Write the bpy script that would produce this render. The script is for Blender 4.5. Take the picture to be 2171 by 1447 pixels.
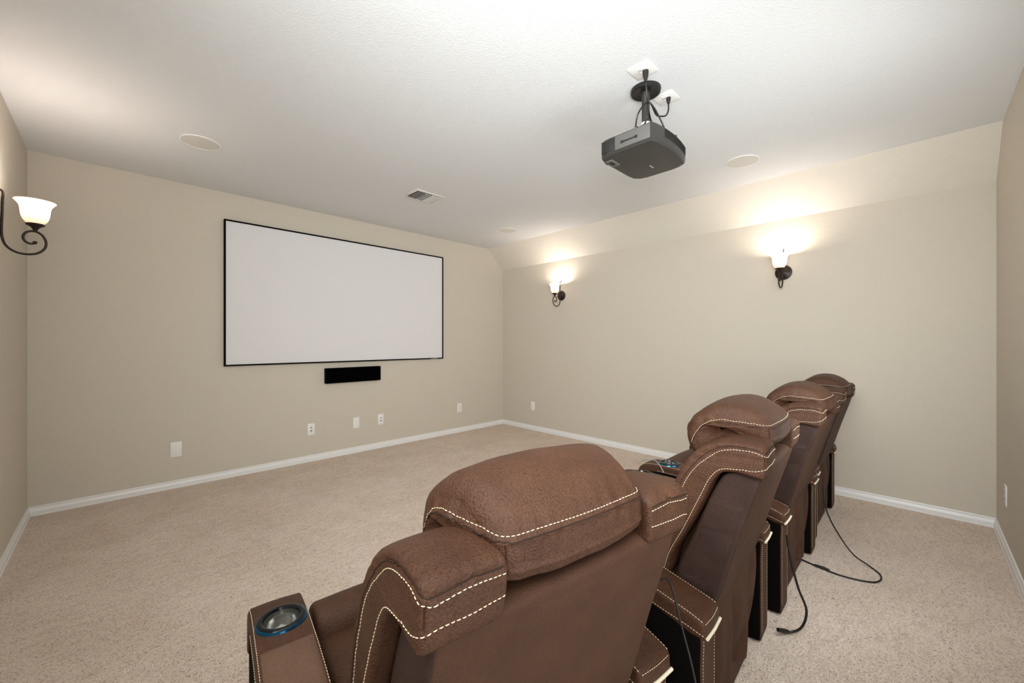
import bpy, bmesh, math, random
from mathutils import Vector, Matrix, noise
from mathutils.bvhtree import BVHTree
from mathutils.kdtree import KDTree
from mathutils.geometry import tessellate_polygon
R = math.radians
PI = math.pi
for o in list(bpy.data.objects): bpy.data.objects.remove(o)
scene = bpy.context.scene
COL = scene.collection
# room: x runs along the screen wall, y runs towards the screen wall, z up; camera stands at x=y=0
XL, XR, YF, YB, ZC, ZK, XS = -0.47, 4.41, 4.68, -0.38, 2.74, 2.44, 4.09
HC = 1.31
# ---------------------------------------------------------------- camera
cd = bpy.data.cameras.new('camera'); cam = bpy.data.objects.new('camera', cd); COL.objects.link(cam)
cd.sensor_width = 36; cd.lens = 36*852/2171; cd.clip_start = 0.02
cam.location = (0, 0, HC); cam.rotation_euler = (R(90), 0, R(-44.6))
scene.camera = cam
# ---------------------------------------------------------------- world, lights, exposure
w = bpy.data.worlds.new('world'); scene.world = w; w.use_nodes = True
w.node_tree.nodes['Background'].inputs[0].default_value = (1, .97, .93, 1)
w.node_tree.nodes['Background'].inputs[1].default_value = 0.3
scene.view_settings.view_transform = 'Standard'; scene.view_settings.look = 'None'
scene.view_settings.gamma = 1; scene.view_settings.exposure = 0.96
scene.view_settings.use_curve_mapping = False
def area(name, loc, rot, sx, sy, e, col=(1,1,1)):
    l = bpy.data.lights.new(name, 'AREA'); l.shape = 'RECTANGLE'; l.size = sx; l.size_y = sy; l.energy = e; l.color = col
    o = bpy.data.objects.new(name, l); COL.objects.link(o); o.location = loc; o.rotation_euler = rot; return o
area('ceiling_bounce_fill', (0.30, 0.05, 1.85), (R(180), 0, 0), .9, .5, 3, (.915, .975, 1.0))  # added fill aimed up at the ceiling, no fixture of the room
fl = area('front_fill', (0.18, 0.05, 1.80), (0, 0, 0), 1.0, .6, 17, (.915, .975, 1.0))
fl.rotation_euler = Vector((.70, .71, -.02)).to_track_quat('-Z', 'Y').to_euler(); fl.data.spread = R(115)
area('back_wall_fill', (0.45, YB+.03, 1.25), (R(90), 0, 0), 1.3, 2.0, 9, (.915, .975, 1.0))  # added fill in front of the back wall; no doorway is there
area('left_wall_fill', (XL+.03, .30, 2.05), (R(90), 0, R(-90)), 1.0, .9, 17, (.915, .975, 1.0))  # unseen fill added high on the left wall to brighten the right wall
rl = area('rear_fill', (2.40, YB+.05, 1.50), (R(90), 0, R(-32)), 1.5, 1.4, 19, (.915, .975, 1.0))  # added lamp that lifts the right wall and the floor behind the chairs
SCONCE_W = 4.5
# ---------------------------------------------------------------- materials
def lin(c): 
    return tuple(((v/255)/12.92 if v/255 <= .04045 else ((v/255+.055)/1.055)**2.4) for v in c)
class NT:
    def __init__(s, name):
        s.m = bpy.data.materials.new(name); s.m.use_nodes = True; s.t = s.m.node_tree; s.n = s.t.nodes
        s.b = s.n['Principled BSDF']
    def add(s, k, **kw):
        n = s.n.new(k)
        for a, v in kw.items():
            if a.startswith('i_'): n.inputs[a[2:].replace('_', ' ')].default_value = v
            else: setattr(n, a, v)
        return n
    def l(s, a, b): s.t.links.new(a, b)
    def obj(s, scale=(1,1,1)):
        tc = s.add('ShaderNodeTexCoord'); mp = s.add('ShaderNodeMapping'); mp.inputs['Scale'].default_value = scale
        s.l(tc.outputs['Object'], mp.inputs[0]); return mp.outputs[0]
def simple(name, rgb, rough=.5, metal=0, spec=.5, emit=None, es=0):
    k = NT(name); k.b.inputs['Base Color'].default_value = (*lin(rgb), 1); k.b.inputs['Roughness'].default_value = rough
    k.b.inputs['Metallic'].default_value = metal; k.b.inputs['Specular IOR Level'].default_value = spec
    if emit: k.b.inputs['Emission Color'].default_value = (*lin(emit), 1); k.b.inputs['Emission Strength'].default_value = es
    return k.m
def paint(name, rgb, scale, dist, strength, rough=.75):
    k = NT(name); k.b.inputs['Roughness'].default_value = rough; k.b.inputs['Specular IOR Level'].default_value = .25
    v = k.obj()
    n1 = k.add('ShaderNodeTexNoise', i_Scale=scale, i_Detail=3.0, i_Roughness=.55, i_Distortion=.6); k.l(v, n1.inputs[0])
    ramp = k.add('ShaderNodeValToRGB'); ramp.color_ramp.elements[0].position = .40; ramp.color_ramp.elements[1].position = .66
    k.l(n1.outputs[0], ramp.inputs[0])
    bp = k.add('ShaderNodeBump', i_Strength=strength, i_Distance=dist); k.l(ramp.outputs[0], bp.inputs['Height'])
    k.l(bp.outputs[0], k.b.inputs['Normal'])
    k.b.inputs['Base Color'].default_value = (*lin(rgb), 1)
    return k.m
M = {}
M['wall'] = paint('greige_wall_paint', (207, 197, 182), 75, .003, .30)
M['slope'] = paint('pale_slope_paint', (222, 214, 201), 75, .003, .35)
M['ceiling'] = paint('ceiling_paint', (226, 226, 226), 105, .003, .26)
M['trim'] = simple('white_trim_paint', (236, 234, 232), .35)
M['plate'] = simple('white_plastic', (238, 235, 231), .35)
M['dark'] = simple('dark_slot', (30, 28, 26), .6)
M['black'] = simple('black_frame', (10, 10, 10), .9, 0, .1)
M['black_cloth'] = simple('black_grille_cloth', (5, 5, 5), 1, 0, .0)
M['screen'] = simple('screen_fabric', (226, 223, 223), .9, 0, .1)
M['bronze'] = simple('oil_rubbed_bronze', (52, 43, 38), .38, .6)
M['proj'] = simple('projector_plastic', (52, 50, 47), .42, 0, .45)
M['proj_light'] = simple('projector_side_plastic', (96, 93, 90), .45)
M['cable'] = simple('black_cable', (22, 20, 19), .45)
M['cable_grey'] = simple('grey_cable', (150, 146, 140), .4)
M['stitch'] = simple('cream_thread', (232, 212, 178), .7)
M['crease_shade'] = simple('seam_crease_shade', (44, 29, 21), .7, 0, .2)
M['zip'] = simple('cream_edge_strip', (226, 214, 190), .5)
M['blue'] = simple('blue_anodised_ring', (24, 84, 118), .18, .85)
M['cup'] = simple('polished_cup', (176, 176, 172), .16, .95)
M['cup_black'] = simple('black_gloss_ring', (12, 16, 20), .15, .3)
M['under'] = simple('matte_black', (14, 11, 10), .95, 0, .05)
M['logo'] = simple('silver_logo', (190, 186, 178), .4, .3)
M['vent'] = simple('vent_enamel', (222, 216, 208), .4)
M['spk'] = simple('speaker_grille_paint', (214, 210, 202), .7)
def carpet():
    k = NT('beige_carpet_pile'); k.b.inputs['Roughness'].default_value = .95; k.b.inputs['Specular IOR Level'].default_value = .05
    v = k.obj()
    n1 = k.add('ShaderNodeTexNoise', i_Scale=135.0, i_Detail=3.0, i_Roughness=.65, i_Distortion=1.3); k.l(v, n1.inputs[0])
    n2 = k.add('ShaderNodeTexNoise', i_Scale=2.2, i_Detail=4.0, i_Roughness=.6); k.l(v, n2.inputs[0])
    v3 = k.obj((1, 3.2, 1))
    n3 = k.add('ShaderNodeTexNoise', i_Scale=11.0, i_Detail=3.0, i_Distortion=.8); k.l(v3, n3.inputs[0])
    r1 = k.add('ShaderNodeValToRGB'); e = r1.color_ramp.elements
    e[0].position = .33; e[0].color = (*lin((146, 124, 108)), 1); e[1].position = .46; e[1].color = (*lin((238, 219, 203)), 1)
    e2 = r1.color_ramp.elements.new(.72); e2.color = (*lin((248, 234, 220)), 1)
    k.l(n1.outputs[0], r1.inputs[0])
    r2 = k.add('ShaderNodeValToRGB'); e = r2.color_ramp.elements
    e[0].position = .35; e[0].color = (.90, .88, .86, 1); e[1].position = .65; e[1].color = (1, 1, 1, 1)
    k.l(n2.outputs[0], r2.inputs[0])
    r3 = k.add('ShaderNodeValToRGB'); e = r3.color_ramp.elements
    e[0].position = .30; e[0].color = (.90, .885, .87, 1); e[1].position = .55; e[1].color = (1, 1, 1, 1)
    k.l(n3.outputs[0], r3.inputs[0])
    m1 = k.add('ShaderNodeMixRGB', blend_type='MULTIPLY'); m1.inputs[0].default_value = 1
    k.l(r1.outputs[0], m1.inputs[1]); k.l(r2.outputs[0], m1.inputs[2])
    m2 = k.add('ShaderNodeMixRGB', blend_type='MULTIPLY'); m2.inputs[0].default_value = 1
    k.l(m1.outputs[0], m2.inputs[1]); k.l(r3.outputs[0], m2.inputs[2])
    k.l(m2.outputs[0], k.b.inputs['Base Color'])
    bp = k.add('ShaderNodeBump', i_Strength=.8, i_Distance=.008); k.l(n1.outputs[0], bp.inputs['Height'])
    bp2 = k.add('ShaderNodeBump', i_Strength=.3, i_Distance=.02); k.l(n3.outputs[0], bp2.inputs['Height']); k.l(bp.outputs[0], bp2.inputs['Normal'])
    k.l(bp2.outputs[0], k.b.inputs['Normal'])
    return k.m
M['carpet'] = carpet()
def leather(name, c0, c1, scale, strength, stretch=(1,1,1), rough=.5, sheen=.0):
    k = NT(name); k.b.inputs['Roughness'].default_value = rough; k.b.inputs['Specular IOR Level'].default_value = .24
    k.b.inputs['Sheen Weight'].default_value = sheen; k.b.inputs['Sheen Roughness'].default_value = .5
    v = k.obj(stretch)
    n0 = k.add('ShaderNodeTexNoise', i_Scale=9.0, i_Detail=5.0, i_Roughness=.6); k.l(v, n0.inputs[0])
    r = k.add('ShaderNodeValToRGB'); e = r.color_ramp.elements
    e[0].position = .3; e[0].color = (*lin(c0), 1); e[1].position = .7; e[1].color = (*lin(c1), 1)
    k.l(n0.outputs[0], r.inputs[0])
    n1 = k.add('ShaderNodeTexNoise', i_Scale=scale*.12, i_Detail=2.0, i_Distortion=.3); k.l(v, n1.inputs[0])
    mx = k.add('ShaderNodeMixRGB', blend_type='ADD'); mx.inputs[0].default_value = .004
    k.l(v, mx.inputs[1]); k.l(n1.outputs[1], mx.inputs[2])
    vo = k.add('ShaderNodeTexVoronoi', i_Scale=scale); vo.feature = 'SMOOTH_F1'; k.l(mx.outputs[0], vo.inputs[0])
    n2 = k.add('ShaderNodeTexNoise', i_Scale=scale*1.6, i_Detail=3.0); k.l(v, n2.inputs[0])
    ma = k.add('ShaderNodeMath', operation='MULTIPLY_ADD'); k.l(n2.outputs[0], ma.inputs[0]); ma.inputs[1].default_value = -.8; k.l(vo.outputs[0], ma.inputs[2])
    bp = k.add('ShaderNodeBump', i_Strength=strength, i_Distance=.0018, invert=True); k.l(ma.outputs[0], bp.inputs['Height'])
    k.l(bp.outputs[0], k.b.inputs['Normal'])
    dk = k.add('ShaderNodeValToRGB'); dk.color_ramp.elements[0].position = .25; dk.color_ramp.elements[0].color = (1,1,1,1)  # darkens the hollows between pebbles, their shade put into the colour
    dk.color_ramp.elements[1].position = .75; dk.color_ramp.elements[1].color = (.50,.46,.44,1); k.l(vo.outputs[0], dk.inputs[0])
    mm = k.add('ShaderNodeMixRGB', blend_type='MULTIPLY'); mm.inputs[0].default_value = .85
    k.l(r.outputs[0], mm.inputs[1]); k.l(dk.outputs[0], mm.inputs[2]); k.l(mm.outputs[0], k.b.inputs['Base Color'])
    return k.m
M['leather'] = leather('brown_pebbled_leather', (68, 42, 28), (84, 55, 38), 330, .85)
M['leather_fine'] = leather('brown_fine_leather', (70, 44, 30), (83, 55, 39), 620, .6, rough=.6)
M['leather_lid'] = leather('tan_brown_lid_leather', (100, 74, 58), (114, 86, 69), 700, .4, rough=.6)
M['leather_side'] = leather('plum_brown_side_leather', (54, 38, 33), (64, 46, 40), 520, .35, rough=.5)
def shade_mat():
    k = NT('frosted_glass_shade'); k.b.inputs['Base Color'].default_value = (*lin((250, 236, 220)), 1); k.b.inputs['Roughness'].default_value = .3
    tc = k.add('ShaderNodeTexCoord'); sp = k.add('ShaderNodeSeparateXYZ'); k.l(tc.outputs['Object'], sp.inputs[0])
    r = k.add('ShaderNodeValToRGB'); e = r.color_ramp.elements      # marbled amber foot of the lit glass, white above, amber lip
    e[0].position = .0; e[0].color = (*lin((205, 160, 120)), 1); e[1].position = .45; e[1].color = (*lin((255, 246, 236)), 1)
    a = e.new(.22); a.color = (*lin((236, 200, 165)), 1); b = e.new(.86); b.color = (*lin((255, 244, 232)), 1); c = e.new(1.0); c.color = (*lin((240, 214, 188)), 1)
    mr = k.add('ShaderNodeMapRange'); mr.inputs['From Min'].default_value = -.003; mr.inputs['From Max'].default_value = .13
    k.l(sp.outputs[2], mr.inputs[0]); k.l(mr.outputs[0], r.inputs[0]); k.l(r.outputs[0], k.b.inputs['Emission Color'])
    k.b.inputs['Emission Strength'].default_value = .52
    tr = k.add('ShaderNodeBsdfTranslucent'); tr.inputs[0].default_value = (1, .93, .85, 1)
    mx = k.add('ShaderNodeMixShader'); mx.inputs[0].default_value = .07
    k.l(k.b.outputs[0], mx.inputs[1]); k.l(tr.outputs[0], mx.inputs[2]); k.l(mx.outputs[0], k.n['Material Output'].inputs[0])
    return k.m
M['shade'] = shade_mat()
M['bulb'] = simple('lit_bulb', (255, 250, 240), .3, 0, .5, (255, 240, 220), 3)

# ---------------------------------------------------------------- helpers
def link_mesh(name, bm, mat, parent=None, smooth=True, loc=None):
    me = bpy.data.meshes.new(name); bmesh.ops.recalc_face_normals(bm, faces=bm.faces[:]); bm.to_mesh(me); bm.free()
    for m in (mat if isinstance(mat, (list, tuple)) else [mat]): me.materials.append(m)
    if smooth:
        for p in me.polygons: p.use_smooth = True
        try: me.set_sharp_from_angle(angle=R(42))
        except Exception: pass
    o = bpy.data.objects.new(name, me); COL.objects.link(o)
    if parent: o.parent = parent
    if loc: o.location = loc
    return o
def tag(o, label, cat, group=None):
    o['label'] = label; o['category'] = cat
    if group: o['group'] = group
    return o
def thing(name, label, cat, loc=(0,0,0), rz=0, group=None):
    o = bpy.data.objects.new(name, None); COL.objects.link(o); o.location = loc; o.rotation_euler = (0, 0, rz); o.empty_display_size = .1
    return tag(o, label, cat, group)
def struct(o): o['kind'] = 'structure'; return o
def copy_tree(o, parent=None):
    c = o.copy(); COL.objects.link(c)
    if parent: c.parent = parent
    for ch in list(o.children): copy_tree(ch, c)
    return c
def box(bm, x0, x1, y0, y1, z0, z1, bev=0, seg=2):
    r = bmesh.ops.create_cube(bm, size=1)
    for v in r['verts']: v.co = Vector(((x0+x1)/2+v.co.x*(x1-x0), (y0+y1)/2+v.co.y*(y1-y0), (z0+z1)/2+v.co.z*(z1-z0)))
    if bev:
        es = list({e for v in r['verts'] for e in v.link_edges})
        bmesh.ops.bevel(bm, geom=es, offset=bev, segments=seg, affect='EDGES', profile=.5)
    return bm
def nb(): return bmesh.new()
def catmull(pts, n, closed=False):
    """evenly spaced resample of a Catmull-Rom curve through pts"""
    P = [Vector(p) for p in pts]; N = len(P); out = []
    segs = N if closed else N-1
    for i in range(segs):
        if closed: a, b, c, d = P[i-1], P[i], P[(i+1) % N], P[(i+2) % N]
        else: a, b, c, d = P[max(i-1, 0)], P[i], P[i+1], P[min(i+2, N-1)]
        def tt(p, q): return max((q-p).length**.5, 1e-5)
        t1 = tt(a, b) if (a-b).length > 1e-7 else tt(b, c); t2 = tt(b, c); t3 = tt(c, d) if (c-d).length > 1e-7 else t2
        m1 = ((b-a)/t1-(c-a)/(t1+t2)+(c-b)/t2)*t2 if (a-b).length > 1e-7 else (c-b)
        m2 = ((c-b)/t2-(d-b)/(t2+t3)+(d-c)/t3)*t2 if (c-d).length > 1e-7 else (c-b)
        for k in range(24):
            t = k/24
            out.append((2*t**3-3*t*t+1)*b+(t**3-2*t*t+t)*m1+(-2*t**3+3*t*t)*c+(t**3-t*t)*m2)
    out.append(P[0] if closed else P[-1])
    L = [0]
    for i in range(1, len(out)): L.append(L[-1]+(out[i]-out[i-1]).length)
    res = []; j = 0; cnt = n if closed else n-1
    for k in range(n):
        s = L[-1]*k/cnt
        while j < len(L)-2 and L[j+1] < s: j += 1
        f = (s-L[j])/max(L[j+1]-L[j], 1e-9); res.append(out[j].lerp(out[j+1], min(max(f, 0), 1)))
    return res
def length(pts): return sum((pts[i+1]-pts[i]).length for i in range(len(pts)-1))
def tube(bm, path, r, n=10, radii=None):
    path = [Vector(p) for p in path]; T = []
    for i in range(len(path)): T.append((path[min(i+1, len(path)-1)]-path[max(i-1, 0)]).normalized())
    up = Vector((0, 0, 1)) if abs(T[0].z) < .9 else Vector((1, 0, 0)); nrm = T[0].cross(up).normalized(); rings = []
    for i, p in enumerate(path):
        nrm = (nrm-T[i]*nrm.dot(T[i])).normalized(); bi = T[i].cross(nrm); rr = radii[i] if radii else r
        rings.append([bm.verts.new(p+(nrm*math.cos(2*PI*k/n)+bi*math.sin(2*PI*k/n))*rr) for k in range(n)])
    for a, b in zip(rings, rings[1:]):
        for k in range(n): bm.faces.new((a[k], a[(k+1) % n], b[(k+1) % n], b[k]))
    bm.faces.new(rings[0][::-1]); bm.faces.new(rings[-1]); return bm
def lathe(bm, prof, n=40, center=(0,0,0), axis='Z', cap=True):
    rings = []; cx, cy, cz = center
    for r, z in prof:
        ring = []
        for k in range(n):
            a = 2*PI*k/n; x, y = r*math.cos(a), r*math.sin(a)
            co = (cx+x, cy+y, cz+z) if axis == 'Z' else ((cx+x, cy+z, cz+y) if axis == 'Y' else (cx+z, cy+x, cz+y))
            ring.append(bm.verts.new(co))
        rings.append(ring)
    for a, b in zip(rings, rings[1:]):
        for k in range(n): bm.faces.new((a[k], a[(k+1) % n], b[(k+1) % n], b[k]))
    if cap: bm.faces.new(rings[0][::-1]); bm.faces.new(rings[-1])
    return bm
def prism_xy(bm, poly, z0, z1):
    a = [bm.verts.new((x, y, z0)) for x, y in poly]; b = [bm.verts.new((x, y, z1)) for x, y in poly]; n = len(poly)
    for i in range(n): bm.faces.new((a[i], a[(i+1) % n], b[(i+1) % n], b[i]))
    bm.faces.new(a[::-1]); bm.faces.new(b); return bm
def pillow(outline, x0, x1, r, n=120, bulge=.0, crown=0, nx=30, amax=None, ncap=5, post=None, dome=None):
    """side outline in (y,z) extruded over x with rolled edges and stuffed ends"""
    O = [Vector((p.x, p.y, 0)) for p in catmull([(y, z, 0) for y, z in outline], n, True)]
    ar = sum(O[i].x*O[(i+1) % n].y-O[(i+1) % n].x*O[i].y for i in range(n)); sg = 1 if ar > 0 else -1
    N = []
    for i in range(n):
        t = (O[(i+1) % n]-O[i-1]).normalized(); N.append(Vector((-t.y, t.x, 0))*sg)   # inward
    amax = amax or r*1.6
    half = []
    for k in range(ncap):
        f = k/ncap; a = amax+(r-amax)*f; half.append((a, -bulge*(1-f*f)))
    for k in range(7):
        ph = PI/2*k/6; half.append((r*(1-math.sin(ph)), r*(1-math.cos(ph))))
    rows = [(a, x0+d) for a, d in half]
    for k in range(1, nx):
        t = k/nx; u = 2*t-1; rows.append((-crown*(1-u*u), x0+r+(x1-x0-2*r)*t))
    rows += [(a, x1-d) for a, d in reversed(half)]
    S = [1]*len(rows)
    if dome:                                         # stuffed, rounded ends instead of flat ones
        h, c0 = dome; a0 = rows[0][0]; xa, xb = rows[0][1], rows[-1][1]
        ss = [.12, .3, .48, .64, .8, .92]; hh = [h*(1-q*q) for q in ss]
        rows = [(a0, xa-q) for q in hh]+rows+[(a0, xb+q) for q in reversed(hh)]; S = ss+S+ss[::-1]
        c0 = Vector((c0[0], c0[1], 0))
    bm = nb(); rings = []
    for (a, x), sc in zip(rows, S):
        ring = []
        for i in range(n):
            p = O[i]+N[i]*a
            if sc < 1: p = c0+(p-c0)*sc
            co = Vector((x, p.x, p.y))
            if post: co = Vector(post(co))
            ring.append(bm.verts.new(co))
        rings.append(ring)
    for a, b in zip(rings, rings[1:]):
        for k in range(n): bm.faces.new((a[k], a[(k+1) % n], b[(k+1) % n], b[k]))
    flat = [O[i]+N[i]*rows[0][0] for i in range(n)]
    for tri in tessellate_polygon([flat]):
        for rg in (rings[0], rings[-1]):
            try: bm.faces.new([rg[q] for q in tri])
            except ValueError: pass
    return bm
def snapped(bm, pts, step=.004, closed=False):
    bvh = BVHTree.FromBMesh(bm); P = [Vector(p) for p in pts]
    n = max(int(length(P+([P[0]] if closed else []))*1.1/step), 4)
    out = []; nr = []
    for p in catmull(P, n, closed):
        co, no, i, d = bvh.find_nearest(p)
        if co is None: continue
        if (co-p).dot(no) > 0 and False: no = -no
        out.append(co); nr.append(no)
    # light smoothing then resnap keeps the thread from zigzagging
    for _ in range(3):
        q = out[:]
        for i in range(1, len(out)-1): q[i] = (out[i-1]+out[i]*2+out[i+1])/4
        out = q
    res = []; nr = []
    for p in out:
        co, no, i, d = bvh.find_nearest(p); res.append(co); nr.append(no)
    return res, nr
def groove(bm, paths, depth=.004, width=.005, pucker=.0025, pw=.03, freq=90, seed=0, wr=0.0, wrscale=(30, 8, 8)):
    """presses seams into the stuffing and gathers the hide beside them"""
    bm.normal_update(); pts = []
    for path in paths:
        s = 0
        for i, p in enumerate(path):
            if i: s += (p-path[i-1]).length
            pts.append((p.copy(), s))
    if not pts: return
    kd = KDTree(len(pts))
    for i, (p, s) in enumerate(pts): kd.insert(p, i)
    kd.balance()
    mv = []
    for v in bm.verts:
        co, i, d = kd.find(v.co); s = pts[i][1]
        f = -depth*math.exp(-(d/width)**2)
        f += pucker*math.exp(-d/pw)*noise.noise(Vector((s*freq, seed+i*0, d*12)))*min(d/.008, 1)
        if wr: f += wr*noise.noise(Vector((v.co.x*wrscale[0], v.co.y*wrscale[1]+seed, v.co.z*wrscale[2])))
        mv.append(f)
    for v, f in zip(bm.verts, mv): v.co = v.co+v.normal*f
def stitches(bmout, bm, paths, pitch=.0085, ln=.0056, r=.00085, lift=.0006):
    """dashes of thread lying on the hide"""
    bm.normal_update(); bvh = BVHTree.FromBMesh(bm)
    for path in paths:
        L = [0]
        for i in range(1, len(path)): L.append(L[-1]+(path[i]-path[i-1]).length)
        def at(s):
            j = 0
            lo, hi = 0, len(L)-2
            while lo < hi:
                mid = (lo+hi)//2
                if L[mid+1] < s: lo = mid+1
                else: hi = mid
            f = (s-L[lo])/max(L[lo+1]-L[lo], 1e-9); return path[lo].lerp(path[lo+1], min(max(f, 0), 1))
        s = 0
        while s+ln < L[-1]:
            seg = []
            for q in (0, .5, 1):
                co, no, i, d = bvh.find_nearest(at(s+ln*q)); no = no if no.length else Vector((0, 0, 1))
                seg.append(co+no*(lift+(r*.4 if q == .5 else -r*.3)))
            if (seg[2]-seg[0]).length > ln*.3: tube(bmout, seg, r, 6, [r*.6, r, r*.6])
            s += pitch
def shade_crease(o, paths, r=.0013):
    """adds the dark welt of a seam to the hide of one part"""
    b = nb()
    for p in paths: tube(b, p[::2] if len(p) > 8 else p, r, 6)
    me2 = bpy.data.meshes.new('crease_shade'); b.to_mesh(me2); b.free()
    k = len(o.data.materials); o.data.materials.append(M['crease_shade'])
    m = nb(); m.from_mesh(o.data); n0 = len(m.faces); m.from_mesh(me2); m.faces.ensure_lookup_table()
    for f in m.faces[n0:]: f.material_index = k; f.smooth = True
    m.to_mesh(o.data); m.free()
def resnap(bm, paths, lift=-.0002):
    bm.normal_update(); bvh = BVHTree.FromBMesh(bm); out = []
    for p in paths:
        q = []
        for c in p:
            co, no, i, d = bvh.find_nearest(c); q.append(co+no*lift)
        out.append(q)
    return out
def sew(o, paths, **kw):
    """adds dashes of thread to the hide of one part (its own pattern)"""
    src = nb(); src.from_mesh(o.data); b = nb(); stitches(b, src, paths, **kw); src.free()
    me2 = bpy.data.meshes.new('thread'); b.to_mesh(me2); b.free()
    k = len(o.data.materials); o.data.materials.append(M['stitch'])
    m = nb(); m.from_mesh(o.data); n0 = len(m.faces); m.from_mesh(me2); m.faces.ensure_lookup_table()
    for f in m.faces[n0:]: f.material_index = k; f.smooth = True
    m.to_mesh(o.data); m.free()
    try: o.data.set_sharp_from_angle(angle=R(42))
    except Exception: pass

# ---------------------------------------------------------------- the room
T = .12
def sbox(name, mat, *a):
    return struct(link_mesh(name, box(nb(), *a), mat, smooth=False))
sbox('floor', M['carpet'], XL-T, XR+T, YB-T, YF+T, -.1, 0)
sbox('ceiling', M['ceiling'], XL-T, XR+T, YB-T, YF+T, ZC, ZC+.1)
sbox('wall_front', M['wall'], XL-T, XR+T, YF, YF+T, 0, ZC)
sbox('wall_left', M['wall'], XL-T, XL, YB-T, YF, 0, ZC)
sbox('wall_right', M['wall'], XR, XR+T, YB-T, YF, 0, ZC)
sbox('wall_back', M['wall'], XL, XR, YB-T, YB, 0, ZC)
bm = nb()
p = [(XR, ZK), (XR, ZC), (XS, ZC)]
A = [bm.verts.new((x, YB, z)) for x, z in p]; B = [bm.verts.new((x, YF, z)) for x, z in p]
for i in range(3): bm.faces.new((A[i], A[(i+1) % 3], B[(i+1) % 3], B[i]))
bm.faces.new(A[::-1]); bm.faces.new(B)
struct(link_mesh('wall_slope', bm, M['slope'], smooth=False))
prof = [(0, 0), (.016, 0), (.016, .010), (.013, .0135), (.0145, .017), (.0145, .035), (.012, .043), (.008, .052), (.0075, .060), (.009, .064), (.007, .069), (0, .069)]
def baseboard(name, p0, p1, inward):
    bm = nb(); p0 = Vector(p0); p1 = Vector(p1); d = (p1-p0).normalized(); nn = Vector(inward); rings = []
    for p, s in ((p0, 1), (p1, -1)):
        rings.append([bm.verts.new(Vector((*(p+nn*y+d*(y*s)), z))) for y, z in prof])
    n = len(prof)
    for i in range(n): bm.faces.new((rings[0][i], rings[0][(i+1) % n], rings[1][(i+1) % n], rings[1][i]))
    bm.faces.new(rings[0][::-1]); bm.faces.new(rings[1]); struct(link_mesh(name, bm, M['trim'], smooth=False))
baseboard('baseboard_front', (XL, YF), (XR, YF), (0, -1))
baseboard('baseboard_right', (XR, YF), (XR, YB), (-1, 0))
baseboard('baseboard_back', (XR, YB), (XL, YB), (0, 1))
baseboard('baseboard_left', (XL, YB), (XL, YF), (1, 0))

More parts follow.
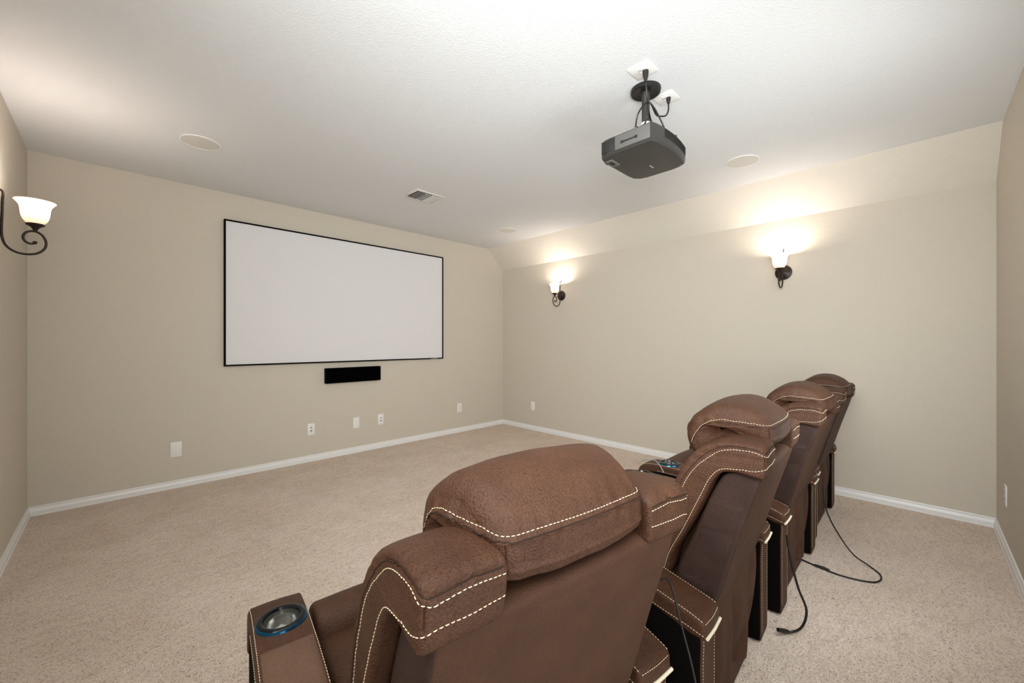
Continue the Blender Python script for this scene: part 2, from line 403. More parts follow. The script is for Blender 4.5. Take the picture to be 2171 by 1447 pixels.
# ---------------------------------------------------------------- recliner
def build_recliner(label):
    t = thing('recliner', label, 'recliner', group='row of brown leather theater recliners')
    jobs = []
    # base and rear skirt
    b = box(nb(), -.285, .285, .10, .70, .02, .40, .01); link_mesh('base_frame', b, M['under'], t)
    bm = nb(); nxx, nzz = 40, 40; g = []
    for j in range(nzz+1):
        v = j/nzz; z = .10+(.472-.10)*v; row = []
        xl = -.295; xr = .17+(.298-.17)*min(v*1.1, 1)**.7
        for i in range(nxx+1):
            u = i/nxx; x = xl+(xr-xl)*u
            fold = (.016*math.sin(u*15+1.6*v)+.006*math.sin(u*31+v))*(1-v)**.7+.010*noise.noise(Vector((u*6, v*2, 3)))*(1-.6*v)
            row.append(Vector((x, .026+fold-.012*math.sin(PI*v), z)))
        g.append(row)
    F = [[bm.verts.new(c) for c in row] for row in g]; K = [[bm.verts.new(c+Vector((0, .008, 0))) for c in row] for row in g]
    for j in range(nzz):
        for i in range(nxx):
            bm.faces.new((F[j][i], F[j][i+1], F[j+1][i+1], F[j+1][i])); bm.faces.new((K[j][i], K[j+1][i], K[j+1][i+1], K[j][i+1]))
    for i in range(nxx):
        bm.faces.new((F[0][i], K[0][i], K[0][i+1], F[0][i+1])); bm.faces.new((F[nzz][i], F[nzz][i+1], K[nzz][i+1], K[nzz][i]))
    for j in range(nzz):
        bm.faces.new((F[j][0], F[j+1][0], K[j+1][0], K[j][0])); bm.faces.new((F[j][nxx], K[j][nxx], K[j+1][nxx], F[j+1][nxx]))
    link_mesh('rear_skirt', bm, M['leather_fine'], t)
    link_mesh('rear_rail', box(nb(), -.290, .19, .030, .075, .012, .115, .008), M['leather_fine'], t)
    # seat, front roll, footrest
    sc = pillow([(.10, .36), (.10, .46), (.16, .485), (.45, .495), (.60, .485), (.64, .45), (.64, .36), (.4, .345)], -.298, .298, .02, crown=.008, nx=24)
    link_mesh('seat_cushion', sc, M['leather'], t)
    fr = pillow([(.60, .40), (.595, .49), (.62, .535), (.67, .545), (.715, .525), (.735, .47), (.735, .30), (.72, .12), (.69, .10), (.67, .2), (.66, .36)], -.298, .298, .02, crown=.006, nx=24)
    link_mesh('footrest', fr, M['leather'], t)
    # arms
    def top_z(y):
        pts = [(0, .490), (.06, .507), (.15, .532), (.28, .565), (.40, .584), (.52, .590), (.66, .588)]
        for (a, za), (c, zc) in zip(pts, pts[1:]):
            if y <= c: return za+(zc-za)*(y-a)/(c-a)
        return .588
    for sx in (-1, 1):
        x0, x1 = (-.45, -.318) if sx < 0 else (.318, .45)
        body = pillow([(.006, .012), (.004, .020), (.003, .2), (.003, .36), (.004, .445), (.012, .450), (.10, .475), (.25, .52), (.40, .55), (.66, .55), (.70, .54), (.725, .50), (.725, .3), (.722, .020), (.716, .012), (.36, .011)],
                      x0+.004, x1-.004, .010, n=160, nx=10)
        for f in body.faces:
            c = f.calc_center_median(); f.normal_update()
            if (c.x < x0+.006 or c.x > x1-.006) and .006 < c.y < .70: f.material_index = 1  # both sides of the arm are coloured near-black
        ab = link_mesh('armrest', body, [M['leather_fine'], M['under']], t)
        po = [(-.006, .440), (-.010, .465), (-.004, .488), (.02, .499), (.06, .510), (.15, .534), (.28, .567), (.40, .586), (.52, .592), (.64, .590), (.70, .578), (.735, .548), (.742, .50), (.735, .44), (.715, .44), (.70, .50), (.66, .535), (.40, .535), (.25, .503), (.10, .458), (.03, .437)]
        pad = pillow(po, x0, x1, .014, n=200, nx=16, crown=.002, amax=.018)
        xs = (x0+.006, x1-.006)
        paths = []
        for xx in xs:
            sg = -1 if xx == xs[0] else 1
            pth = [(xx+sg*.004, .0, .492), (xx, .05, .505), (xx, .15, .531), (xx, .28, .564), (xx, .40, .584), (xx, .52, .590), (xx, .64, .588), (xx, .70, .576)]
            paths.append(snapped(pad, pth)[0])
        paths.append(snapped(pad, [(x0+.008, -.006, .484), ((x0+x1)/2, -.01, .484), (x1-.008, -.006, .484)])[0])
        low = []
        for xx in (x0, x1):
            low.append(snapped(pad, [(xx, -.004, .452), (xx, .05, .466), (xx, .15, .487), (xx, .28, .528), (xx, .42, .552), (xx, .62, .555)])[0])
        low.append(snapped(pad, [(x0+.01, -.008, .449), (x1-.01, -.008, .449)])[0])
        groove(pad, paths, .0022, .004, .0015, .02, 70, 3*sx)
        # real hole for the cup
        xc = (x0+x1)/2; yc = .575
        po_ = link_mesh('arm_pad', pad, M['leather'], ab)
        cyl = link_mesh('cutter', lathe(nb(), [(.0435, .53), (.0435, .64)], 48, (xc, yc, 0)), M['under'])
        md = po_.modifiers.new('hole', 'BOOLEAN'); md.object = cyl; md.operation = 'DIFFERENCE'; md.solver = 'EXACT'
        dg = bpy.context.evaluated_depsgraph_get(); me = bpy.data.meshes.new_from_object(po_.evaluated_get(dg))
        po_.modifiers.clear(); po_.data = me; bpy.data.objects.remove(cyl)
        sew(po_, paths+low)
        # cup holder: flanged ring, black collar, polished well
        cup = link_mesh('cup_holder', lathe(nb(), [(.042, .604), (.046, .6075), (.052, .609), (.058, .6075), (.0605, .603), (.0615, .599), (.059, .596), (.042, .597)], 56, (xc, yc, 0), cap=False), M['blue'], ab); cup.location.z = -.010
        for f in [cup]: pass
        link_mesh('collar', lathe(nb(), [(.0405, .6055), (.0425, .6100), (.0475, .6115), (.053, .6110), (.0555, .6085), (.050, .6065)], 56, (xc, yc, 0), cap=False), M['cup_black'], cup)
        link_mesh('well', lathe(nb(), [(.0432, .607), (.0415, .600), (.0405, .588), (.039, .572), (.036, .567), (.015, .565), (.001, .566)], 48, (xc, yc, 0), cap=False), M['cup'], cup)
        # storage lid behind the cup
        lid = nb(); nn = 24; rows = []
        for j in range(nn+1):
            y = .19+(.475-.19)*j/nn; row = []
            for i in range(13):
                u = i/12; x = x0+.010+(x1-x0-.020)*u; e = min(u, 1-u)*12*.0105; f = min(j, nn-j)*.0119
                z = top_z(y)+.008*(1-math.exp(-(min(e, f)/.007)**2))+.0035
                row.append(lid.verts.new((x, y, z)))
            rows.append(row)
        for j in range(nn):
            for i in range(12): lid.faces.new((rows[j][i], rows[j][i+1], rows[j+1][i+1], rows[j+1][i]))
        bmesh.ops.extrude_face_region(lid, geom=lid.faces[:]); lid.verts.ensure_lookup_table()
        for v in lid.verts[(nn+1)*13:]: v.co.z -= .012
        link_mesh('storage_lid', lid, M['leather_lid'], ab)
        # cream strip under the pad at the rear
        z = tube(nb(), [(x0+.004, -.012, .447), ((x0+x1)/2, -.014, .447), (x1-.004, -.012, .447)], .0048, 10); link_mesh('edge_strip', z, M['zip'], ab)
        # stitched edges of the rear upright
        body2 = nb(); body2.from_mesh(ab.data)
        ps = [snapped(body2, [(xx, .0, .43), (xx, .0, .05)], .01)[0] for xx in (x0+.014, x1-.014)]
        body2.free(); sew(ab, ps, pitch=.010, r=.0007)
    # back shell
    sh = pillow([(.03, .42), (.002, .485), (-.060, .70), (-.115, .885), (-.118, .902), (-.104, .912), (-.05, .912), (-.015, .890), (.02, .83), (.085, .66), (.128, .55), (.15, .44), (.10, .40)],
                -.290, .290, .012, n=160, nx=40, crown=.002)
    rp = [snapped(sh, [(-.165, -.10, .865), (0, -.102, .865), (.165, -.10, .865)])[0]]
    groove(sh, rp, .001, .004, .0012, .03, 50, 5, wr=.0025, wrscale=(9, 5, 2.5))
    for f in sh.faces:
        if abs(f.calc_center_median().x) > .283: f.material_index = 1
    link_mesh('back_shell', sh, [M['leather_fine'], M['leather_side']], t)
    # front back cushion
    bc = pillow([(.10, .46), (.05, .62), (-.01, .80), (-.03, .88), (.02, .90), (.08, .86), (.14, .74), (.19, .60), (.22, .50), (.19, .455)], -.20, .20, .03, crown=.012, nx=24)
    link_mesh('back_cushion', bc, M['leather'], t)
    # side bolsters that wrap over the shoulders
    for sx in (-1, 1):
        out = [(-.124, .902), (-.130, .912), (-.133, .975), (-.131, .988), (-.122, .997), (-.096, 1.002), (-.050, 1.004), (.0, .996), (.045, .972), (.085, .930), (.118, .872), (.140, .820), (.172, .72), (.20, .61), (.218, .50), (.20, .47),
               (.165, .50), (.142, .585), (.09, .69), (.034, .812), (.012, .865), (-.012, .898), (-.05, .908), (-.10, .902)]
        xo, xi = .313, .174
        def post(c, sx=sx):
            x = c.x
            x += .008*math.sin(max(min((c.z-.55)/.4, 1), 0)*PI)
            z = c.z-.009*max(0, (x-.262)/.055)**2*max(0, min((c.z-.95)/.04, 1))-.006*max(0, min((.20-x)/.03, 1))*max(0, min((c.z-.95)/.04, 1))
            return (x*sx, c.y, z)
        bo = pillow(out, xi, xo, .011, n=240, nx=26, crown=.002, amax=.0125, ncap=2, post=post)
        X = lambda a: a*sx
        seam = [(X(.180), -.134, .980), (X(.24), -.136, .984), (X(.304), -.131, .978), (X(.314), -.112, .984), (X(.318), -.09, .988), (X(.319), -.045, .986), (X(.319), -.005, .975), (X(.320), .035, .949), (X(.320), .07, .908), (X(.321), .10, .862), (X(.321), .125, .80), (X(.320), .155, .70), (X(.318), .182, .60), (X(.316), .195, .52)]
        sp, _ = snapped(bo, seam)
        seam2 = [(c[0], c[1]+(.0), c[2]-.010) if i < 3 else (c[0], c[1]-(.010 if i > 6 else .004), c[2]-(.009 if i < 8 else .003)) for i, c in enumerate(seam)]
        low = [(X(.180), -.134, .938), (X(.24), -.135, .936), (X(.300), -.130, .934), (X(.315), -.11, .923), (X(.318), -.06, .919), (X(.319), -.01, .909), (X(.320), .02, .876), (X(.320), .045, .820), (X(.321), .10, .695), (X(.320), .150, .592), (X(.317), .172, .52)]
        st2, _ = snapped(bo, seam2); lw, _ = snapped(bo, low)
        vs, _ = snapped(bo, [(X(.307), -.130, .968), (X(.308), -.130, .940)])
        vs2, _ = snapped(bo, [(X(.320), -.038, .985), (X(.320), -.040, .93)])
        groove(bo, [sp, vs, vs2], .0035, .0042, .0035, .035, 65, 11*sx, wr=.002, wrscale=(12, 14, 14))
        creases = resnap(bo, [sp, vs])
        bob = link_mesh('side_bolster', bo, M['leather'], t); shade_crease(bob, creases)
        sew(bob, [st2, lw])
    # headrest
    ho = [(-.106, .943), (-.117, .946), (-.120, .975), (-.118, 1.004), (-.107, 1.028), (-.080, 1.058), (-.040, 1.081), (.0, 1.089), (.045, 1.082), (.085, 1.058), (.118, 1.025), (.136, .975), (.138, .925), (.120, .880), (.08, .862), (.02, .885), (-.04, .924), (-.085, .938)]
    def hpost(c):
        f = max(0, min((c.y+.12)/.16, 1)); f = f*f*(3-2*f)
        f *= 1-max(0, min((1.002-c.z)/.03, 1))*max(0, min((.085-c.y)/.035, 1))
        k = .905+.12*f-.05*max(0, (c.z-1.03)/.07)
        dz = -.010*(abs(c.x)/.19)**2.5*max(0, min((c.z-.98)/.08, 1))
        return (c.x*k, c.y-.012*(1-(c.x/.2)**2)*(1-f), c.z+dz)
    he = pillow(ho, -.196, .196, .034, n=200, nx=70, crown=.004, amax=.0345, ncap=2, dome=(.010, (.01, 1.0)), post=hpost)
    front = [(.213, -.02, 1.018), (.216, .03, 1.016), (.217, .07, .995), (.214, .10, .955), (.208, .118, .91)]
    rear = [(-.155, -.130, 1.010), (-.08, -.140, 1.012), (0, -.143, 1.012), (.08, -.140, 1.012), (.155, -.130, 1.010)]
    L = [(-x, y, z) for x, y, z in reversed(front)]; mid = [(-.200, -.075, 1.012), (-.180, -.110, 1.008)]; mr_ = [(.180, -.110, 1.008), (.200, -.075, 1.012)]
    seam = L+mid+rear+mr_+front
    sp, _ = snapped(he, seam)
    st, _ = snapped(he, [(x*1.0, y+.004 if abs(x) < .17 else y, z+.0095) for x, y, z in seam])
    cl, _ = snapped(he, [(-.172, -.118, 1.003), (-.170, -.118, .975), (-.166, -.11, .95)]); cr = [Vector((-p.x, p.y, p.z)) for p in cl]
    lo_, _ = snapped(he, [(-.165, -.118, .962), (-.08, -.135, .960), (0, -.138, .960), (.08, -.135, .960), (.165, -.118, .962)])
    fl, _ = snapped(he, [(-.215, .03, 1.02), (-.213, .045, 1.05), (-.19, .055, 1.085)]); fr2 = [Vector((-p.x, p.y, p.z)) for p in fl]
    groove(he, [sp], .0045, .005, .0070, .028, 45, 7, wr=.0018, wrscale=(16, 7, 6))
    groove(he, [cl, cr, lo_], .0035, .0045, .0008, .02, 45, 9)
    # vertical gathers in the band below the rear seam
    he.normal_update()
    for v in he.verts:
        if v.normal.y < -.5 and .955 < v.co.z < 1.0: v.co += v.normal*.006*noise.noise(Vector((v.co.x*55, 0, v.co.z*5)))*math.sin((v.co.z-.955)/.045*PI)*1.6
    creases = resnap(he, [sp, cl, cr])
    hob = link_mesh('headrest', he, M['leather'], t); shade_crease(hob, creases)
    sew(hob, [st])
    return t
chair = build_recliner('brown leather recliner nearest the camera, its whole back and left cup holder in full view')
CH = [((.605, .533), -8.0, None, 1, -.004),
      ((1.665, .463), 2.5, 'brown leather recliner second from the camera, directly right of the nearest one', .89, .134),
      ((2.70, .458), 0.0, 'brown leather recliner third from the camera, between two other recliners of the row', .915, .089),
      ((3.645, .474), 0.0, 'brown leather recliner farthest from the camera, closest to the right wall', .92, .072)]
for (x, y), a, lab, sz, dz in CH:
    c = chair if lab is None else copy_tree(chair)
    if lab: c['label'] = lab
    for ch in c.children:
        if ch.name.startswith('headrest'): ch.scale.z = sz; ch.location.z = dz       # each headrest is raised and tipped differently
    c.location = (x, y, 0); c.rotation_euler = (0, 0, R(a))

# ---------------------------------------------------------------- projection screen and centre speaker
s = thing('projection_screen', 'large blank white projection screen in a thin black frame on the far wall', 'screen', (1.9885, YF, 1.776))
hw, hh, fw = 1.2535, .703, .014
bm = nb(); box(bm, -hw, hw, -.035, 0, hh-fw, hh, .002); box(bm, -hw, hw, -.035, 0, -hh, -hh+fw, .002); box(bm, -hw, -hw+fw, -.035, 0, -hh+fw, hh-fw, .002); box(bm, hw-fw, hw, -.035, 0, -hh+fw, hh-fw, .002)
link_mesh('frame', bm, M['black'], s, smooth=False)
link_mesh('screen_fabric', box(nb(), -hw+fw, hw-fw, -.024, -.018, -hh+fw, hh-fw), M['screen'], s, smooth=False)
bm = nb()
for k, (x, wd, h) in enumerate([(1.055, .022, .004), (1.085, .020, .004), (1.108, .012, .008), (1.125, .014, .006), (1.142, .010, .007)]): box(bm, x, x+wd, -.0365, -.0345, -hh+.003, -hh+.003+h)
link_mesh('maker_mark', bm, M['logo'], s, smooth=False)
s = thing('center_speaker', 'slim black rectangular speaker mounted on the wall below the screen', 'speaker', (1.985, YF, .925))
link_mesh('cabinet', box(nb(), -.323, .323, -.055, 0, -.085, .085, .004), M['black'], s)
link_mesh('grille', box(nb(), -.319, .319, -.063, -.055, -.081, .081, .003), M['black_cloth'], s)

# ---------------------------------------------------------------- wall plates (built facing -y)
def plate(label, kind, loc, rz=0, w_=.075, h_=.128, group=None, name='wall_plate'):
    t = thing(name, label, 'outlet' if kind in ('duplex', 'round') else 'wall plate', loc, rz, group)
    link_mesh('cover', box(nb(), -w_/2, w_/2, -.006, 0, -h_/2, h_/2, .003), M['plate'], t)
    if kind == 'duplex':
        for z in (-.02, .02):
            q = link_mesh('socket', lathe(nb(), [(.001, -.0075), (.0150, -.0075), (.0165, -.006)], 24, (0, 0, z), 'Y'), M['plate'], t)
            b = nb(); box(b, -.007, -.0045, -.0082, -.007, z-.002, z+.007); box(b, .0045, .007, -.0082, -.007, z-.002, z+.006); box(b, -.002, .002, -.0082, -.007, z-.010, z-.006)
            link_mesh('slot', b, M['dark'], q, smooth=False)
    if kind == 'round':
        for z, rr in ((-.016, .012), (.018, .010)):
            link_mesh('socket', lathe(nb(), [(.001, -.0095), (rr-.003, -.0095), (rr, -.006)], 20, (0, 0, z), 'Y'), M['logo'], t)
        for z in (-.016, .018): link_mesh('port', lathe(nb(), [(.0005, -.0115), (.0035, -.0115), (.0035, -.009)], 12, (0, 0, z), 'Y'), M['dark'], t)
    if kind == 'coax':
        for z, rr in ((-.016, .0058), (.018, .0048)):
            link_mesh('jack', lathe(nb(), [(.0005, -.012), (rr, -.012), (rr, -.005)], 16, (0, 0, z), 'Y'), M['dark'], t)
    zs = h_/2-.018
    for z in (-zs, zs): link_mesh('screw', lathe(nb(), [(.0005, -.0072), (.0028, -.0072), (.0034, -.006)], 12, (0, 0, z), 'Y'), M['spk'], t)
    return t
G = 'white plates low on the walls'
plate('wide blank white wall plate, leftmost of the plates low on the screen wall', 'blank', (.385, YF, .343), w_=.08, h_=.134, group=G)
plate('white wall outlet with round sockets, second plate from the left on the screen wall', 'round', (1.524, YF, .35), group=G)
plate('narrow blank white wall plate below the black center speaker', 'blank', (2.026, YF, .35), group=G)
plate('white wall plate with two dark jacks, just right of the blank plate under the speaker', 'coax', (2.333, YF, .35), group=G)
plate('small white outlet low on the screen wall near the room corner', 'duplex', (3.545, YF, .352), w_=.078, group=G)
plate('small white outlet low on the right wall near the far corner', 'duplex', (XR, 4.03, .353), R(-90), group=G)
plate('white wall plate on the right wall half hidden behind the recliners', 'blank', (XR, 1.685, .353), R(-90), group=G)
plate('white duplex outlet low on the near right-hand wall, seen edge-on', 'duplex', (3.945, YB, .353), R(180), group=G)

# ---------------------------------------------------------------- ceiling speakers and air register
def ceil_speaker(label, x, y):
    t = thing('ceiling_speaker', label, 'speaker', (x, y, ZC), 0, 'round white speakers set in the ceiling')
    link_mesh('rim', lathe(nb(), [(.118, 0), (.118, -.004), (.115, -.006), (.111, -.0055), (.110, -.002), (.110, 0)], 64, cap=False), M['plate'], t)
    link_mesh('grille', lathe(nb(), [(.109, 0), (.109, -.0035), (.08, -.0055), (.001, -.0065)], 64), M['spk'], t)
ceil_speaker('round white ceiling speaker at the left, nearest the left wall', .435, 3.63)
ceil_speaker('round white ceiling speaker between the projector and the sloped ceiling edge', 3.546, .989)
ceil_speaker('small-looking round white ceiling speaker near the far corner of the room', 3.59, 3.72)
t = thing('air_vent', 'white rectangular ceiling air register with open slats', 'vent', (2.162, 3.432, ZC))
bm = nb(); vw, vd = .157, .13
box(bm, -vw, vw, -vd, -vd+.028, -.008, 0, .003); box(bm, -vw, vw, vd-.028, vd, -.008, 0, .003); box(bm, -vw, -vw+.03, -vd+.028, vd-.028, -.008, 0, .003); box(bm, vw-.03, vw, -vd+.028, vd-.028, -.008, 0, .003)
link_mesh('frame', bm, M['vent'], t)
link_mesh('duct_shade_sheet', box(nb(), -vw+.03, vw-.03, -vd+.028, vd-.028, -.0016, -.0004), M['dark'], t, smooth=False)  # dark sheet standing in for the shade inside the duct
def slat(x, tilt, y0=-vd+.028, y1=vd-.028):
    b = nb(); box(b, -.0085, .0085, y0, y1, -.0008, .0008); bmesh.ops.rotate(b, verts=b.verts[:], cent=(0, 0, 0), matrix=Matrix.Rotation(tilt, 3, 'Y')); bmesh.ops.translate(b, verts=b.verts[:], vec=(x, 0, -.010)); link_mesh('slat', b, M['vent'], t, smooth=False)
for k in range(4): slat(-.110+k*.022, R(-52))
for k in range(4): slat(.050+k*.021, R(48))
for k in range(6):
    b = nb(); box(b, -.034, .034, -.009, .009, -.0008, .0008); bmesh.ops.rotate(b, verts=b.verts[:], cent=(0, 0, 0), matrix=Matrix.Rotation(R(50), 3, 'X')); bmesh.ops.translate(b, verts=b.verts[:], vec=(.0, -.085+k*.034, -.010)); link_mesh('slat', b, M['spk'], t, smooth=False)
# ---------------------------------------------------------------- sconces (built facing +x, wall at x=0, z=0 at plate centre)
def build_sconce(label):
    t = thing('wall_sconce', label, 'wall lamp', group='bronze scroll wall sconces')
    link_mesh('back_plate', lathe(nb(), [(.001, 0), (.066, 0), (.068, .006), (.064, .012), (.056, .014), (.050, .018), (.022, .022), (.012, .030), (.001, .032)], 48, (0, 0, 0), 'X'), M['bronze'], t)
    pts = [(.004, .0, .225), (.006, 0, .205), (.014, 0, .190), (.030, 0, .183), (.037, 0, .170), (.036, 0, .14), (.034, 0, .05), (.032, 0, -.02), (.034, 0, -.07), (.048, 0, -.115), (.080, 0, -.143), (.120, 0, -.150), (.160, 0, -.138), (.186, 0, -.105), (.188, 0, -.065), (.170, 0, -.030), (.145, 0, -.018), (.118, 0, -.028), (.106, 0, -.055), (.114, 0, -.080), (.134, 0, -.090), (.150, 0, -.082)]
    pa = catmull(pts, 110)
    rad = [.0058*(1-.45*max(0, 1-i/10)) for i in range(110)]
    b = tube(nb(), pa, .006, 10, rad); bmesh.ops.create_uvsphere(b, u_segments=12, v_segments=8, radius=.0095, matrix=Matrix.Translation((.149, 0, -.081)))
    arm = link_mesh('scroll_arm', b, M['bronze'], t)
    link_mesh('stem', tube(nb(), [(.02, 0, 0), (.034, 0, 0)], .007, 10), M['bronze'], t)
    cx = .150
    link_mesh('socket_cup', lathe(nb(), [(.001, -.020), (.007, -.018), (.010, -.008), (.018, .004), (.034, .014), (.037, .018), (.036, .023), (.001, .023)], 32, (cx, 0, 0)), M['bronze'], t)
    sh = link_mesh('glass_shade', lathe(nb(), [(.026, 0), (.036, .008), (.046, .022), (.053, .042), (.056, .066), (.058, .088), (.063, .104), (.072, .117), (.080, .126), (.0795, .128), (.070, .120), (.060, .106), (.055, .088), (.053, .066), (.050, .042), (.043, .024), (.033, .011), (.001, .004)], 56, cap=False), M['shade'], t, loc=(cx, 0, .021))
    bl = nb(); bmesh.ops.create_uvsphere(bl, u_segments=20, v_segments=14, radius=.022, matrix=Matrix.Translation((cx, 0, .075))); link_mesh('bulb', bl, M['bulb'], t)
    l = bpy.data.lights.new('bulb_light', 'POINT'); l.energy = SCONCE_W; l.shadow_soft_size = .035; l.color = (1, .96, .92)
    lo = bpy.data.objects.new('bulb_light', l); COL.objects.link(lo); lo.parent = t; lo.location = (cx, 0, .110)
    return t
sc0 = build_sconce('bronze scroll sconce with a glowing bell shade on the left wall')
sc0.location = (XL, 3.47, 1.943)
for lab, loc, a in (('bronze scroll sconce near the far corner on the right wall', (XR, 3.49, 1.945), 180), ('bronze scroll sconce on the right wall above the farthest recliners', (XR, .885, 1.948), 180), ('bronze scroll sconce on the left wall close beside the camera', (XL, .885, 1.95), 0)):
    c = copy_tree(sc0); c['label'] = lab; c.location = loc; c.rotation_euler = (0, 0, R(a))

# ---------------------------------------------------------------- projector, mount, ceiling plates, cables
def rounded(pts, n): return [(p.x, p.y) for p in catmull([(x, y, 0) for x, y in pts], n, True)]
t = thing('projector', 'dark grey projector hanging upside down from the ceiling mount', 'projector', (2.195, 1.128, 2.35))
hx, hy = .220, .170
def body_poly(s=1.0, fr=0):
    # rear (y<0) bows outward, front is straighter with rounded corners
    pts = [(-hx, -hy*.90)]
    for k in range(13):
        a = k/12; x = -hx+2*hx*a
        pts.append((x*1.0, -hy*(.90+.16*math.sin(PI*min(a*1.0, 1))**.7)))
    pts[-1] = (hx-.03, -hy*.93)
    pts += [(hx-.010, -hy*.72), (hx, -hy*.45), (hx, hy*.55), (hx-.012, hy*.80), (hx-.045, hy*.96), (hx-.10, hy), (-hx+.07, hy), (-hx+.025, hy*.95), (-hx+.006, hy*.80), (-hx, hy*.6)]
    return [(x*s, y*s) for x, y in pts]
bm = nb(); zs = [(.90, .0), (.975, .004), (.995, .012), (1.0, .022), (1.0, .060), (.997, .092), (.985, .102), (.93, .108)]
rings = []
for s_, z in zs: rings.append([bm.verts.new((x, y, z)) for x, y in body_poly(s_)])
nn = len(rings[0])
for a, b in zip(rings, rings[1:]):
    for k in range(nn): bm.faces.new((a[k], a[(k+1) % nn], b[(k+1) % nn], b[k]))
bm.faces.new(rings[0][::-1]); bm.faces.new(rings[-1])
link_mesh('housing', bm, M['proj'], t)
bm = nb(); box(bm, -hx-.003, -hx+.004, -hy*.86, hy*.35, .020, .096, .002); sp_ = link_mesh('side_panel', bm, M['proj_light'], t)
bm = nb(); box(bm, -hx-.0045, -hx-.0025, -.065, .012, .047, .056, .001)
for y in (-.068, .016): lathe(bm, [(.0005, -.0055), (.008, -.0055), (.009, -.001)], 16, (-hx, y, .0515), 'X')
link_mesh('lock_slot', bm, M['dark'], sp_)
link_mesh('side_grille', box(nb(), -hx-.002, -hx+.004, hy*.40, hy*.86, .026, .092, .002), M['dark'], t)
bm = nb()
for k in range(9):
    z = .052+k*.0052; pa = [(x*1.004, y*1.004, z) for x, y in body_poly() if y < -hy*.6 and x > -hx*.62]
    tube(bm, pa, .0012, 6)
link_mesh('rear_louvers', bm, M['dark'], t)
bm = nb(); lathe(bm, [(.001, 0), (.040, 0), (.045, .008), (.045, .03), (.001, .03)], 36, (-.115, hy-.02, .055), 'Y')
link_mesh('lens', bm, M['proj_light'], t)
link_mesh('lens_glass', lathe(nb(), [(.001, .034), (.02, .033), (.034, .029)], 30, (-.115, hy-.02, .055), 'Y'), M['cup_black'], t)
bm = nb(); box(bm, -.175, -.085, .105, .150, -.005, .002, .002); link_mesh('lens_shift_cover', bm, M['proj_light'], t)
bm = nb(); box(bm, -.16, -.115, .118, .138, -.008, -.004, .001); link_mesh('latch', bm, M['dark'], t)
bm = nb()
for k, (x, wd) in enumerate([(.055, .004), (.063, .009), (.076, .004), (.084, .004), (.092, .007)]): box(bm, x, x+wd, -.012-.002*(k % 2), -.004, -.0008, .0006)
link_mesh('maker_mark', bm, M['logo'], t, smooth=False)
bm = nb(); box(bm, -hx+.03, -hx+.075, -.12, .10, .104, .118, .002); rj = link_mesh('connector_shelf', bm, M['proj_light'], t)
bm = nb()
for y in (-.085, -.055, -.03, 0, .03, .06): box(bm, -hx+.022, -hx+.032, y, y+.016, .107, .115)
link_mesh('connector', bm, M['logo'], rj, smooth=False)

t = thing('projector_mount', 'black round ceiling mount with a short pole holding the projector', 'mount', (2.145, 1.093, ZC))
link_mesh('ceiling_disc', lathe(nb(), [(.001, 0), (.082, 0), (.083, -.006), (.080, -.020), (.074, -.024), (.060, -.020), (.001, -.020)], 48), M['cable'], t)
link_mesh('pole', lathe(nb(), [(.025, -.018), (.024, -.045), (.0215, -.05), (.0215, -.215), (.030, -.220), (.030, -.240)], 32), M['proj'], t)
bm = nb(); box(bm, -.055, .055, -.045, .045, -.254, -.232, .004); box(bm, -.12, .14, -.012, .012, -.270, -.254, .003); box(bm, -.012, .012, -.11, .11, -.270, -.254, .003); tube(bm, [(.05, -.06, -.262), (.17, -.10, -.240)], .008, 10)
link_mesh('bracket', bm, M['cable'], t)
link_mesh('tie', lathe(nb(), [(.0225, -.19), (.0245, -.19), (.0245, -.203), (.0225, -.203)], 24, cap=False), M['plate'], t)
def cplate(label, x, y, rz, kind):
    t = thing('ceiling_outlet', label, 'outlet', (x, y, ZC), rz, 'white plates on the ceiling by the projector')
    link_mesh('cover', box(nb(), -.058, .058, -.058, .058, -.006, 0, .003), M['plate'], t)
    for sx in (-.02, .02):
        q = link_mesh('socket', box(nb(), sx-.013, sx+.013, -.016, .016, -.008, -.005, .002), M['plate'], t)
    return t
cplate('white ceiling outlet with the black power plug, above the projector mount', 1.975, 1.025, 0, 0)
cplate('white ceiling outlet with one bent cable, right of the projector mount', 2.30, 1.045, 0, 1)
def cable(name, label, pts, r, mat, extras=(), n=120):
    o = thing(name, label, 'cable', pts[0])
    P0 = Vector(pts[0]); b = tube(nb(), [p-P0 for p in catmull(pts, n)], r, 8); link_mesh('cord', b, mat, o)
    for nm, (a, c), rr in extras: link_mesh(nm, tube(nb(), [Vector(a)-P0, (Vector(a)*.6+Vector(c)*.4)-P0, Vector(c)-P0], rr[0], 12, rr), mat, o)
    return o
cable('power_cable', 'black power cable from the ceiling outlet down past the pole to the projector', [(1.985, 1.012, 2.70), (1.99, 1.01, 2.64), (2.01, 1.015, 2.60), (2.055, 1.03, 2.56), (2.11, 1.04, 2.52), (2.17, 1.03, 2.48), (2.20, 1.02, 2.463)], .0048, M['cable'],
      [('plug', ((1.985, 1.012, 2.732), (1.985, 1.012, 2.675)), [.016, .014, .007])])
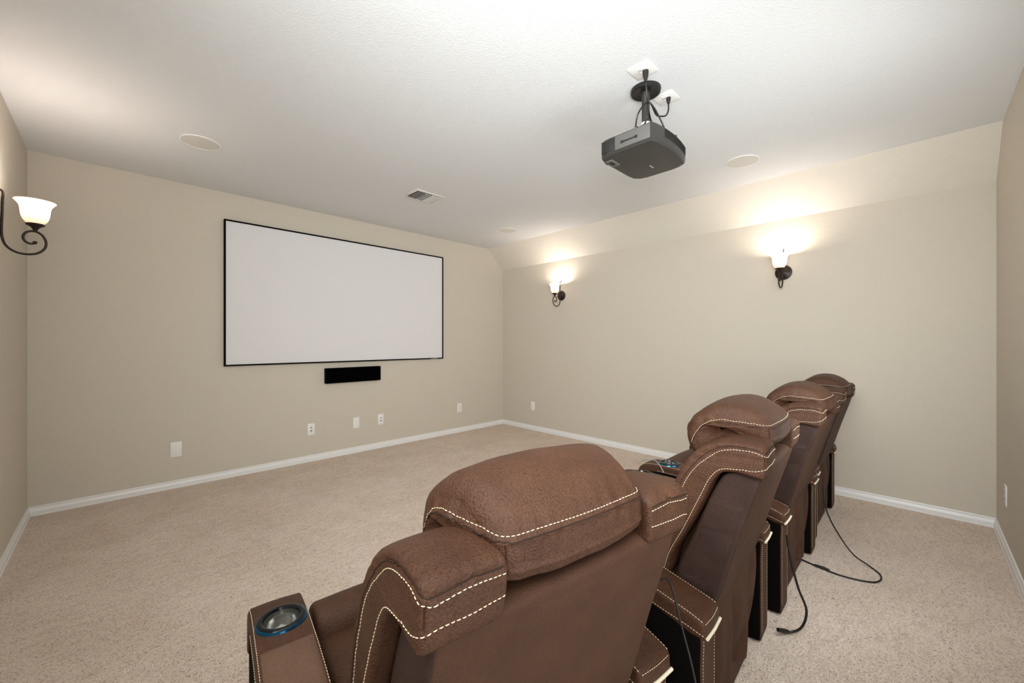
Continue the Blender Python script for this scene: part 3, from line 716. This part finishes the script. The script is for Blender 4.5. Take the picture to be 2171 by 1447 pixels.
cable('video_cable', 'black cable curving from the right ceiling outlet to the projector', [(2.30, 1.03, 2.700), (2.298, 1.03, 2.66), (2.28, 1.035, 2.625), (2.22, 1.045, 2.60), (2.165, 1.04, 2.585), (2.06, 1.02, 2.595), (2.01, 1.01, 2.56), (2.00, 1.01, 2.50), (2.01, 1.03, 2.468)], .0045, M['cable'],
      [('plug', ((2.30, 1.03, 2.733), (2.30, 1.03, 2.70)), [.013, .012, .007])])
cable('signal_cable', 'thin black cable looping over the projector beside the pole', [(2.02, 1.09, 2.468), (1.995, 1.06, 2.53), (2.04, 1.03, 2.598), (2.12, 1.03, 2.60), (2.18, 1.02, 2.55), (2.215, .995, 2.463)], .0042, M['cable'])

# ---------------------------------------------------------------- floor cords behind the recliners
def zc(x): return x
cable('floor_cord', 'thin black cord hanging straight between the two nearest recliners', [(.912, .500, .655), (1.02, .508, .645), (1.15, .515, .612), (1.138, .47, .50), (1.122, .427, .38), (1.115, .405, .22), (1.12, .40, .06), (1.15, .43, .006), (1.17, .62, .006)], .0028, M['cable'])
cable('floor_cord', 'black cord looping behind the second and third recliners', [(2.175, .425, .43), (2.175, .41, .33), (2.17, .38, .21), (2.17, .35, .12), (2.16, .37, .04), (2.14, .41, .012), (2.12, .425, .02), (2.10, .44, .03)], .005, M['cable'],
      [('plug', ((2.14, .412, .014), (2.095, .442, .03)), [.008, .010, .008])])
cable('floor_cord', 'black cord looping out onto the carpet behind the two farthest recliners', [(3.135, .42, .42), (3.11, .40, .27), (3.11, .34, .14), (3.10, .27, .05), (3.11, .20, .008), (3.03, .15, .006), (2.93, .17, .006), (2.88, .30, .006), (2.90, .42, .006), (2.93, .52, .006)], .0042, M['cable'],
      [('plug', ((2.893, .36, .009), (2.898, .43, .009)), [.006, .009, .007])])
cable('charging_cable', 'thin pale cable lying across the cup holders between two recliners', [(2.065, .95, .617), (2.10, .99, .640), (2.14, 1.04, .648), (2.165, 1.12, .625), (2.175, 1.16, .60)], .0022, M['cable_grey'], n=40)
